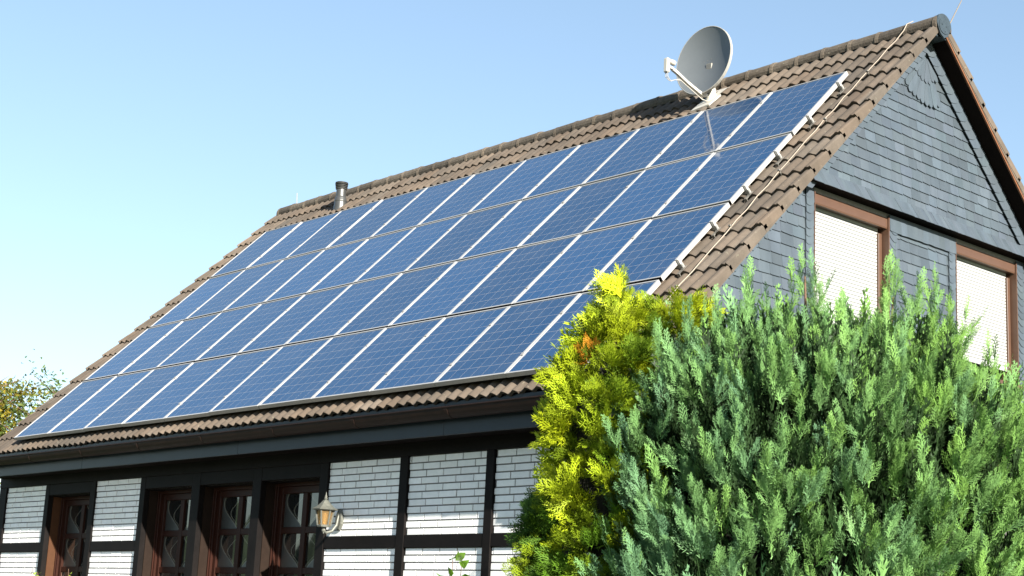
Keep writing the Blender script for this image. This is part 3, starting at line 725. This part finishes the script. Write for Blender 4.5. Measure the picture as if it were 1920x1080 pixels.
ar = MB(); ar.tube([(LX, LY, LZ_-.165), (LX+.005, LY+.03, LZ_-.185), (LX+.015, LY+.09, LZ_-.165), (LX+.02, LY+.14, LZ_-.10), (LX+.02, LY+.155, LZ_-.02), (LX+.02, YF-.012, LZ_+.03)], [.012,.014,.015,.015,.013,.012], 8)
ar.tube([(LX, LY, LZ_-.17), (LX, LY, LZ_-.195)], [.012, .006], 8); ar.build('arm', MT['lampmetal'], lm)
pl = MB(); A_ = np.array([[1,0,0],[0,0,-1],[0,1,0]], float); 
pv = [(LX+.02+.06*math.cos(a), LZ_-.045+.115*math.sin(a)) for a in np.linspace(0, 2*math.pi, 8, False)+math.pi/8]
pl.add([(x, YF-.003, z) for x, z in pv]+[(x, YF-.02, z) for x, z in pv]+[(LX+.02+(x-LX-.02)*.8, YF-.03, LZ_-.045+(z-LZ_+.045)*.85) for x, z in pv],
       [tuple(range(8)), tuple(range(23, 15, -1))]+[(8*i+k, 8*i+8+k, 8*i+8+(k+1) % 8, 8*i+(k+1) % 8) for i in range(2) for k in range(8)]); pl.build('back_plate', MT['lampmetal'], lm)
# ================================================================ VEGETATION
FW = np.array([-.747, .665, 0]); LA = np.array([.665, .747, 0]); CR = CAM-np.array([0, 0, Z0])
def P3(lat, D, z): p = CR+FW*D+LA*lat; return np.array([p[0], p[1], z])
def spray_tris(n_lat, sub, wid, ang, leafw, seed, taper=.75):
    """flat feathery spray of unit length along +Z in the XZ plane, as triangles (n,3,3)"""
    r = np.random.default_rng(seed); T = []
    def shoot(p, d, L, w_):
        d = d/np.linalg.norm(d); q = np.array([d[2], 0, -d[0]]); 
        a = p+q*w_*.5; b = p-q*w_*.5; y = np.array([0, r.normal()*.05*L, 0])
        T.append((a, b, p+d*L+y))
    shoot(np.zeros(3), np.array([0,0,1.]), 1.0, leafw*1.3)
    for i in range(n_lat):
        t = .10+.86*(i+r.random()*.5)/n_lat; L = wid*(1-t)**taper*(.8+.4*r.random())+.07
        if t < .25: L *= .5+2*t
        sg = 1 if i % 2 else -1; a = ang*(.85+.3*r.random()); p = np.array([0, r.normal()*.01, t]); d = np.array([sg*math.sin(a), r.normal()*.18, math.cos(a)])
        shoot(p, d, L, leafw)
        for k in range(sub):
            u = .25+.65*(k+.5*r.random())/max(sub, 1); b = a+(.55 if k % 2 else -.6)*(.8+.4*r.random())
            shoot(p+d/np.linalg.norm(d)*L*u, np.array([sg*math.sin(b), r.normal()*.2, math.cos(b)]), L*(.62-.35*u)+.03, leafw*.85)
    return np.array(T)
def frames(d, roll):
    """rotation matrices taking +Z to d (n,3) with the given roll"""
    d = d/np.linalg.norm(d, axis=1, keepdims=True); h = np.where(np.abs(d[:, 2:3]) < .95, np.array([[0, 0, 1.]]), np.array([[1., 0, 0]]))
    a = np.cross(h, d); a /= np.linalg.norm(a, axis=1, keepdims=True); b = np.cross(d, a)
    c, s = np.cos(roll)[:, None], np.sin(roll)[:, None]
    return np.stack([c*a+s*b, -s*a+c*b, d], axis=2)
def scatter(protos, pos, d, roll, size, col, name, m, parent):
    pick = rng.integers(0, len(protos), len(pos)); R = frames(d, roll); Vs = []; Cs = []
    for k, T in enumerate(protos):
        i = np.where(pick == k)[0]
        if not len(i): continue
        v = np.einsum('nij,tj->nti', R[i], T.reshape(-1, 3))*size[i][:, None, None]+pos[i][:, None, :]
        Vs.append(v.reshape(-1, 3)); Cs.append(np.repeat(col[i], T.shape[0]*3, axis=0))
    V = np.concatenate(Vs); F = np.arange(len(V)).reshape(-1, 3)
    return build_np(name, V, F, m, parent, np.concatenate(Cs))
def plumes(base, axis, length, per, spread, ssize, tint_fn, roll_flat=None):
    """each plume: an axis carrying several sprays plus one at the tip"""
    pos, dr, sz, col, rl = [], [], [], [], []
    for b, a, L in zip(base, axis, length):
        a = a/np.linalg.norm(a); h = np.array([0,0,1.]) if abs(a[2]) < .9 else np.array([1.,0,0]); e1 = np.cross(a, h); e1 /= np.linalg.norm(e1); e2 = np.cross(a, e1)
        tint = tint_fn(b)
        for k in range(per):
            t = k/per; ph = 2.4*k+rng.random()*.8
            out = math.cos(ph)*e1+math.sin(ph)*e2; an = spread*(1-.55*t)*(.75+.5*rng.random())
            pos.append(b+a*L*t*.8); dr.append(a*math.cos(an)+out*math.sin(an)+np.array([0,0,.12])); sz.append(ssize*(1-.45*t)*(.8+.4*rng.random()))
            col.append(tint*(1+.12*rng.normal())); rl.append(rng.random()*6.28)
        pos.append(b+a*L*.7); dr.append(a); sz.append(L*.5); col.append(tint*1.08); rl.append(rng.random()*6.28)
    return np.array(pos), np.array(dr), np.array(rl), np.array(sz), np.clip(np.array(col), .003, .9)
# ---- green cypress
lat_pts = [.50, .70, .86, 1.08, 1.30, 1.55, 1.80, 1.98, 2.20, 2.48, 2.66, 2.80, 2.97, 3.15, 3.38, 3.8]
top_pts = [-1.5, -1.1, -.75, -.53, -.42, -.36, -.33, -.35, -.40, -.36, -.38, -.42, -.58, -.80, -.90, -1.5]
def ztop(lat): return np.interp(lat, lat_pts, top_pts)
CD, CL, RA, RB, ZB = 10.2, 2.12, 1.37, 1.12, -3.7
cyp = thing('cypress', 'large blue green conifer with feathery upright sprays in front of the gable', 'conifer', P3(CL, CD, -Z0))
def cyp_point(a, t, sgn, shrink=1.0, lump=1.0):
    """point of the crown's skin: lateral fraction a, height fraction t, front (-1) or rear (+1)"""
    lat = CL+RA*a*shrink*(.93+.07*lump); zt = ztop(CL+RA*a)-(1-shrink)*.9; z = ZB+(zt-ZB)*t
    wb_ = RB*max(1-a*a, 0)**.42*(.80+.20*min(1, (z-ZB)/1.2)); return lat, CD+sgn*wb_*max(1-t**9, 0)**.5*lump*shrink, z
def cyp_surface(n, front=True, zmin=ZB, shrink=1.0):
    B, A = [], []
    while len(B) < n:
        a = (rng.random()*2-1)*.985
        side = rng.random() < .62
        t = rng.random() if side else (1-rng.random()**2)**(1/9)
        lat, dd, z = cyp_point(a, t, -1 if front else 1)
        if z < zmin: continue
        nz = math.sin(9*a+2.1*z+2*math.sin(3*z))*math.sin(7.5*z-3.5*a+1.3*math.sin(6*a)); lump = 1+.05*math.sin(3.1*a+1.7*z)+.11*nz
        if front and shrink == 1 and t < .93 and rng.random() < -1.1*nz+.10: continue
        lat, dd, z = cyp_point(a, t, -1 if front else 1, shrink, lump)
        out = a*LA*(.9 if abs(a) > .6 else .7)+(-FW if front else FW)*(.75*(1-t**7)); up = 1.15+.9*t**6
        B.append(P3(lat, dd, z-.12*t**8)); A.append(out*.62+np.array([0, 0, up])+rng.normal(0, .14, 3))
    return np.array(B), np.array(A)
def cyp_tint(b):
    lat = (b-CR)@LA; k = np.clip((lat-.9)/2.0+.25*rng.normal(), 0, 1)      # bluer sprays on the left, greener on the right
    k2 = np.clip((b[2]+1.35)/1.4, 0, 1)*.5
    m = np.clip(.25+.55*k+.35*k2+.18*rng.normal(), 0, 1)
    return (1-m)*np.array([.094, .192, .102])+m*np.array([.122, .236, .050])
SP = [spray_tris(12, 3, .34, .62, .042, s) for s in range(5)]
SPL = [spray_tris(7, 1, .36, .62, .085, 40+s) for s in range(3)]
B0, A0 = cyp_surface(3800, True, -2.35)
keep = []; KP = np.zeros((0, 3)); rad = (.15+.14*rng.random(len(B0)))*np.where(B0[:, 2] > -.75, .78, 1.)
for i in range(len(B0)):
    if len(KP) == 0 or (((KP-B0[i])**2*np.array([1, 1, .55])).sum(1).min() > rad[i]**2): keep.append(i); KP = np.r_[KP, B0[i:i+1]]
B, A, LN_, TT = [], [], [], []
for i in keep:                                             # boughs: a long middle plume with shorter ones round it
    ax = A0[i]/np.linalg.norm(A0[i])+rng.normal(0, .10, 3); big = rad[i]/.22; n = int(5+4*big)
    for k in range(n):
        off = rng.normal(0, 1, 3); off -= ax*(off@ax); off *= .085*big if k else 0
        B.append(B0[i]+off-ax*(.02+.10*rng.random() if k else -.03)); A.append(ax+off*3.2+rng.normal(0, .08, 3)); LN_.append((.20+.14*rng.random())*(1.25 if k == 0 else .95)*(.75+.25*big))
B, A, LN_ = np.array(B), np.array(A), np.array(LN_); print('plumes', len(B))
fo = scatter(SP, *plumes(B, A, LN_, 10, .55, .165, cyp_tint), 'crown', MT['cyp'], cyp)
# leaders that rise over the outline
LB, LAx = [], []
for lat, zt in ((1.34,-.05),(1.53,.12),(1.90,.26),(1.97,.12),(2.48,.28),(2.42,.06),(2.74,.19),(2.84,.03),(2.15,-.01),(1.16,-.13),(3.06,-.26),(.95,-.30)):
    for k in range(9):
        dz = .06*k; sp = .018+.032*k; LB.append(P3(lat+sp*rng.normal(), CD-.32+sp*rng.normal(), zt-.30-dz)); LAx.append(np.array([0, 0, 1.0])+.42*min(1, .22*k)*(LA*rng.normal()+FW*rng.normal()))
LB = np.array(LB); LAx = np.array(LAx)
scatter(SP, *plumes(LB, LAx, .28+.06*rng.random(len(LB)), 10, .5, .13, cyp_tint), 'leader_shoots', MT['cyp'], cyp)
B, A = cyp_surface(420, False, ZB); scatter(SPL, *plumes(B, A, .40+.2*rng.random(len(B)), 9, .6, .24, cyp_tint), 'rear_foliage', MT['cyp'], cyp)
B, A = cyp_surface(260, True, ZB); k = B[:, 2] < -2.2; B, A = B[k], A[k]; scatter(SPL, *plumes(B, A, .40+.2*rng.random(len(B)), 9, .6, .24, cyp_tint), 'lower_foliage', MT['cyp'], cyp)
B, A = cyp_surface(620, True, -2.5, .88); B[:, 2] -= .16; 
def inner_shade(b): return np.array([.014, .030, .010])*(1+.2*rng.normal())  # near-black green puts the crown's inner shade into the colour
scatter(SPL, *plumes(B, A, .38+.2*rng.random(len(B)), 8, .7, .24, inner_shade), 'inner_foliage', MT['cyp'], cyp)
tk = MB(); c0 = P3(CL, CD, -Z0)
for i, (lat, dd, zt) in enumerate(((CL, CD, -.2), (1.34, CD-.3, -.5), (1.90, CD-.32, .1), (2.48, CD-.3, .0), (2.76, CD-.25, -.1), (1.7, CD-.6, -.8), (2.4, CD-.65, -.9), (1.1, CD-.2, -1.1), (3.05, CD-.2, -1.0), (2.1, CD-.8, -1.3))):
    e = P3(lat, dd, zt); m_ = c0*.5+e*.5+np.array([0, 0, -.3])+(e-c0)*(.1, .1, 0); tk.tube([c0+(0,0,.0), c0+(m_-c0)*.5, m_, m_+(e-m_)*.5, e], [.09, .055, .038, .022, .006], 7)
rngt = np.random.default_rng(3)
for i in range(90):
    lat = CL+RA*.8*(rngt.random()*2-1); dd = CD-.2-rngt.random()*.6; z = -2.3+1.9*rngt.random(); e = P3(lat, dd, min(z, ztop(lat)-.3)); s0 = e*.35+P3(CL+(lat-CL)*.35, CD, e[2]-.5)*.65
    tk.tube([s0, s0*.5+e*.5+np.array([0,0,-.05]), e], [.016, .010, .003], 5)
tk.build('trunk', MT['bark'], cyp)
# solid heart of dead twigs that stops one seeing through the crown
def heart(name, cl, cd, ra, rb, zb, ztf, parent, mname):
    vs = []; N_ = 28; Zs = 16; fs = []
    for i in range(Zs):
        for k in range(N_):
            ph = 2*math.pi*k/N_; lat = cl+ra*math.cos(ph); t = i/(Zs-1); zt = ztf(lat); z = zb+(zt-zb)*t; rr = (1-t**5)**.5*(.85+.15*math.sin(3*ph+5*t))*(1+.08*math.sin(9*ph+11*t))
            vs.append(P3(cl+ra*math.cos(ph)*rr, cd+rb*math.sin(ph)*rr, z))
    fs = [(i*N_+k, i*N_+(k+1) % N_, (i+1)*N_+(k+1) % N_, (i+1)*N_+k) for i in range(Zs-1) for k in range(N_)]+[tuple(range(N_-1, -1, -1))]
    m_ = MB(); m_.add(vs, fs); return m_.build(name, mname, parent)
MT['twig'] = mat('dry_inner_twigs', (.010, .010, .005), .95, var=.5, scale=14, bump=1., bscale=25)  # twigs kept near black, with the crown's inner shade in their colour
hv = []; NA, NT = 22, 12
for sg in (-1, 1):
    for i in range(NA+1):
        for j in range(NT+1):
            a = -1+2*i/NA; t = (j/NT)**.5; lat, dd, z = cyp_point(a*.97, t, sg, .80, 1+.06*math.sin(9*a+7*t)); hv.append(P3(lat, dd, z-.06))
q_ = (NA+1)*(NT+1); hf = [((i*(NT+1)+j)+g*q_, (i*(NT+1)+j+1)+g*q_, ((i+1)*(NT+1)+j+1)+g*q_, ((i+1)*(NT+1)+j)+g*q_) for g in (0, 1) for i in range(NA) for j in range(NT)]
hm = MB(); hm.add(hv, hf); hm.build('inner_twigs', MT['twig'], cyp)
# ---- yellow thuja
TL, TD = .60, 10.05
thu = thing('thuja', 'yellow green conifer with lacy golden foliage at the house corner', 'conifer', P3(TL, TD, -Z0))
THP = [spray_tris(13, 3, .50, .72, .052, 70+s, .55) for s in range(6)]
def thu_r(z): return np.interp(z, [-3.8, -2.6, -1.95, -1.3, -.9, -.59, -.32, -.09, .04], [.28, .34, .37, .36, .35, .30, .18, .06, .03])
def thu_axis(z): return np.interp(z, [-3.8, -1.95, -.9, -.5, .04], [.74, .75, .69, .70, .72])
cl = []
def clump(c, out, r_c, n, gap=0):
    if gap and any(((q[0]-c)**2).sum() < gap*gap for q in cl): return
    cl.append((c, out, r_c, n))
gold = []
rt = np.random.default_rng(21)
for i in range(900):
    z = -2.45+2.45*rt.random()**.9; ph = rt.random()*2*math.pi; r = thu_r(z)*(.72+.36*rt.random()); ca, sa = math.cos(ph), math.sin(ph)
    if sa > .5 and rt.random() < .6: continue
    clump(P3(thu_axis(z)+r*ca, TD+r*sa*.95, z), ca*LA+sa*FW, .105+.06*rt.random(), 24, .115+.06*rt.random())
for i in range(110):                                       # second stem leaning right behind the cypress
    z = -1.05+1.02*rt.random(); rr = np.interp(z, [-1.05, -.6, -.22, -.03], [.32, .32, .26, .10]); ph = rt.random()*2*math.pi; ca, sa = math.cos(ph), math.sin(ph)
    if sa > .5: continue
    clump(P3(1.03+.12*(z+.5)+rr*ca, TD+.22+rr*sa, z), ca*LA+sa*FW, .11+.05*rt.random(), 22, .10)
for i in range(70):                                        # low dark branches on the left, rear side
    z = -2.45+1.05*rt.random(); clump(P3(.29+.06*rt.normal(), TD+.32+.11*rt.normal(), z), -LA*.8+FW*.3, .12, 16)
for lat, zt, n in ((.74, .27, 8), (.745, .20, 6),  (1.04, .03, 5), (1.20, .02, 4), (.62, -.12, 4), (.88, -.06, 4), (1.13, .0, 3), (1.27, -.06, 4)):
    for k in range(n): clump(P3(lat+.015*rt.normal(), TD+.05+.1*(lat > 1), zt-.10-.055*k), np.array([0,0,1.]), .042+.008*k, 7)
pos, dr, sz, col, rl = [], [], [], [], []
for c, out, r_c, n in cl:
    out = out+np.array([0, 0, .55]); out = out/np.linalg.norm(out)
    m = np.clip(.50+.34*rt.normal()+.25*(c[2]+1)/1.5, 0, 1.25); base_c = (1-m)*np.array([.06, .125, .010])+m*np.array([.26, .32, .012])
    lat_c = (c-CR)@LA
    if lat_c < .36 and c[2] < -1.2 and (c-CR)@FW > TD+.2: base_c = np.array([.045, .10, .02])  # darker green paints the tree's own shade onto its low left rear
    orange = rt.random() < (.5 if abs(lat_c-.62) < .16 and abs(c[2]+.54) < .09 and (c-CR)@FW < TD+.05 else .003)
    for k in range(n):
        v = rt.normal(0, 1, 3); v /= np.linalg.norm(v); d = out*.9+v*.85+np.array([0, 0, .15])
        pos.append(c+v*r_c*.35*rt.random()-out*.04); dr.append(d); sz.append(r_c*(.85+.5*rt.random())); rl.append(rt.random()*6.28)
        cc = base_c*(1+.24*rt.normal())
        if orange and rt.random() < .6: cc = np.array([.42, .19, .02])
        col.append(cc)
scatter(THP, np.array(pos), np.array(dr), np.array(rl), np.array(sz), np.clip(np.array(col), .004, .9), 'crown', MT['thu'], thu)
pos, dr, rl, sz, col = [], [], [], [], []
for i in range(900):                                       # lower skirt and rear, coarser
    z = -3.75+3.4*rt.random(); ph = rt.random()*2*math.pi
    if z > -2.3 and math.sin(ph) < .3: continue
    r = thu_r(z); pos.append(P3(thu_axis(z)+r*math.cos(ph), TD+r*math.sin(ph), z)); dr.append(math.cos(ph)*LA+math.sin(ph)*FW+np.array([0,0,.8])); rl.append(rt.random()*6.28); sz.append(.26); col.append(np.array([.25,.32,.02])*(1+.2*rt.normal()))
scatter([spray_tris(7, 1, .5, .75, .10, 99)], np.array(pos), np.array(dr), np.array(rl), np.array(sz), np.clip(np.array(col), .004, .9), 'lower_foliage', MT['thu'], thu)
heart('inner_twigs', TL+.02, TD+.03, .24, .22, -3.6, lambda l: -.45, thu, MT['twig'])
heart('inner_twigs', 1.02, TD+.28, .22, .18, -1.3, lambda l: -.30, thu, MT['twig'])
tk = MB(); c0 = P3(TL, TD, -Z0); e = P3(.70, TD+.05, .17); tk.tube([c0, c0*.6+e*.4, c0*.25+e*.75, e], [.10, .06, .03, .004], 8); e2 = P3(1.06, TD+.22, -.05); tk.tube([c0, c0*.6+e2*.4, e2], [.08, .05, .005], 8); tk.build('trunk', MT['bark'], thu)
# ---- leafy garden shrubs peeping in at the bottom edge
LEAF = None
def leaf_cloud(name, parent, pts, size, cols, up=.2, m='leaf', aspect=.55):
    r = np.random.default_rng(len(pts)); V = []; F = []; Cc = []
    prof = [(0, 0), (.28, .5), (.6, .42), (1, 0)]
    for p, c in zip(pts, cols):
        d = r.normal(0, 1, 3); d[2] = d[2]*.6+up; d /= np.linalg.norm(d); s = np.cross(d, r.normal(0, 1, 3)); s /= np.linalg.norm(s); n_ = np.cross(d, s); L = size*(.65+.6*r.random()); o = len(V)
        mid = [p+d*L*t+n_*L*(.12*math.sin(math.pi*t)) for t, _ in prof]
        V += [mid[0], mid[1]+s*L*aspect*.5+n_*L*.08, mid[1]-s*L*aspect*.5+n_*L*.08, mid[2]+s*L*aspect*.4+n_*L*.08, mid[2]-s*L*aspect*.4+n_*L*.08, mid[3], mid[1], mid[2]]
        F += [(o, o+6, o+1), (o, o+2, o+6), (o+6, o+7, o+3), (o+6, o+3, o+1), (o+6, o+4, o+7), (o+6, o+2, o+4), (o+7, o+5, o+3), (o+7, o+4, o+5)]; Cc += [c]*8
    return build_np(name, np.array(V), np.array(F), MT[m], parent, np.clip(np.array(Cc), .004, .9))
def shrub(label, x, y, top, n, green, wspread=.18, leafsize=.085, dry=0):
    t = thing('garden_shrub', label, 'shrub', (x, y, -Z0), 'garden shrubs at the foot of the front wall')
    r = np.random.default_rng(int(abs(x)*100)); st_ = MB(); pts = []; cols = []
    for k in range(5):
        b = np.array([x+.05*r.normal(), y+.05*r.normal(), -Z0]); e = np.array([x+wspread*.6*r.normal(), y+.10*r.normal(), top-.02-.16*k*r.random()]); m_ = (b+e)/2+r.normal(0, .05, 3)
        if k == 0: e = np.array([x, y, top])
        st_.tube([b, m_, e], [.010, .007, .003], 5)
        for q in range(n):
            tt = .55+.45*(1-r.random()**2); p = (m_*(1-(tt-.5)*2)+e*(tt-.5)*2); pts.append(p+r.normal(0, .02, 3))
            c = np.array(green)*(1+.25*r.normal()); cols.append(np.array([.45,.25,.06]) if r.random() < dry else c)
    st_.build('stem', MT['bark'], t); leaf_cloud('foliage', t, pts, leafsize, cols)
shrub('low garden shrub with pointed green leaves before the middle white brick panels', -1.62, .05, -1.63, 5, (.10, .20, .02), .15, .15)
shrub('small garden shrub with some withered leaves close to the yellow conifer', -.80, .05, -1.67, 5, (.16, .26, .02), .10, .11, .22)
shrub('tiny shrub tip just showing below the leftmost window', -9.95, .0, -1.745, 5, (.20, .28, .04), .08, .06)
shrub('tiny shrub tip just showing below the white brick panel right of the leftmost window', -8.95, .0, -1.74, 5, (.20, .28, .04), .08, .06)
# ---- trees beyond the house
def far_tree(label, x, y, top, rad, zc_, n, cols, leafsize, kind):
    t = thing('garden_tree', label, 'tree', (x, y, -Z0), 'trees beyond the left end of the house')
    r = np.random.default_rng(int(abs(x*10))); tr = MB(); c0 = np.array([x, y, -Z0]); pts = []; cc = []
    tr.tube([c0, c0+(0.1, 0, 2.5), np.array([x, y, zc_]), np.array([x, y, top-.2])], [.2, .15, .08, .015], 8)
    for k in range(26):
        a = r.random()*6.28; rr = rad*(.55+.5*r.random()); h = zc_+(top-zc_)*(r.random()*1.25-.35); e = np.array([x+rr*math.cos(a), y+rr*math.sin(a), h]); s0 = np.array([x, y, max(h-1.0-.6*r.random(), 0)])
        m_ = (s0+e)/2+np.array([0, 0, .2]); tr.tube([s0, m_, e], [.045, .022, .005], 5)
        for q in range(n//26):
            u = .35+.65*r.random(); p = s0*(1-u)+e*u+np.array([0, 0, .2*math.sin(math.pi*u)])
            if kind == 'droop': p = p+np.array([.25*r.normal(), .25*r.normal(), -abs(r.normal())*.45])
            else: p = p+r.normal(0, .20, 3)
            pts.append(p); cc.append(np.array(cols[int(r.random()*len(cols))])*(1+.2*r.normal()))
    tr.build('trunk', MT['bark'], t); leaf_cloud('crown', t, pts, leafsize, cc, up=(-.9 if kind == 'droop' else .2), aspect=.4)
far_tree('yellowing drooping tree behind the roof at the far left edge', -29.6, 7.0, 4.0, 1.9, 2.2, 10500, [(.15,.145,.022), (.20,.16,.022), (.10,.13,.03)], .13, 'droop')
far_tree('airy light green tree behind the roof edge left of the solar panels', -28.0, 9.3, 3.95, 2.1, 2.2, 3600, [(.085,.13,.04), (.12,.15,.04), (.06,.10,.035)], .12, 'airy')
# ---- distant conifer wood across the gardens (seen mirrored in the windows)
wd = MB(); rw = np.random.default_rng(9)
for i in range(230):
    a = math.radians(205+70*rw.random()); R = 62+14*rw.random(); x, y = R*math.cos(a)-5, R*math.sin(a); h = 5.2+2.6*rw.random(); r0 = 1.3+.8*rw.random(); n = 9
    rings = [[(x+r*(1+.18*rw.normal())*math.cos(6.283*k/n), y+r*(1+.18*rw.normal())*math.sin(6.283*k/n), -Z0+z) for k in range(n)] for r, z in ((r0*.9, .2), (r0, h*.25), (r0*.72, h*.5), (r0*.42, h*.75), (.06, h))]
    wd.add([p for q in rings for p in q], [(5-5+a_*n+k, a_*n+(k+1) % n, (a_+1)*n+(k+1) % n, (a_+1)*n+k) for a_ in range(4) for k in range(n)])
MT['wood'] = mat('distant_conifers', (.03, .05, .025), .9, var=.4, scale=1.2)
o_ = wd.build('distant_wood', MT['wood']); tag(o_, 'dark conifer wood mirrored in the window panes', 'wood', kind='stuff')
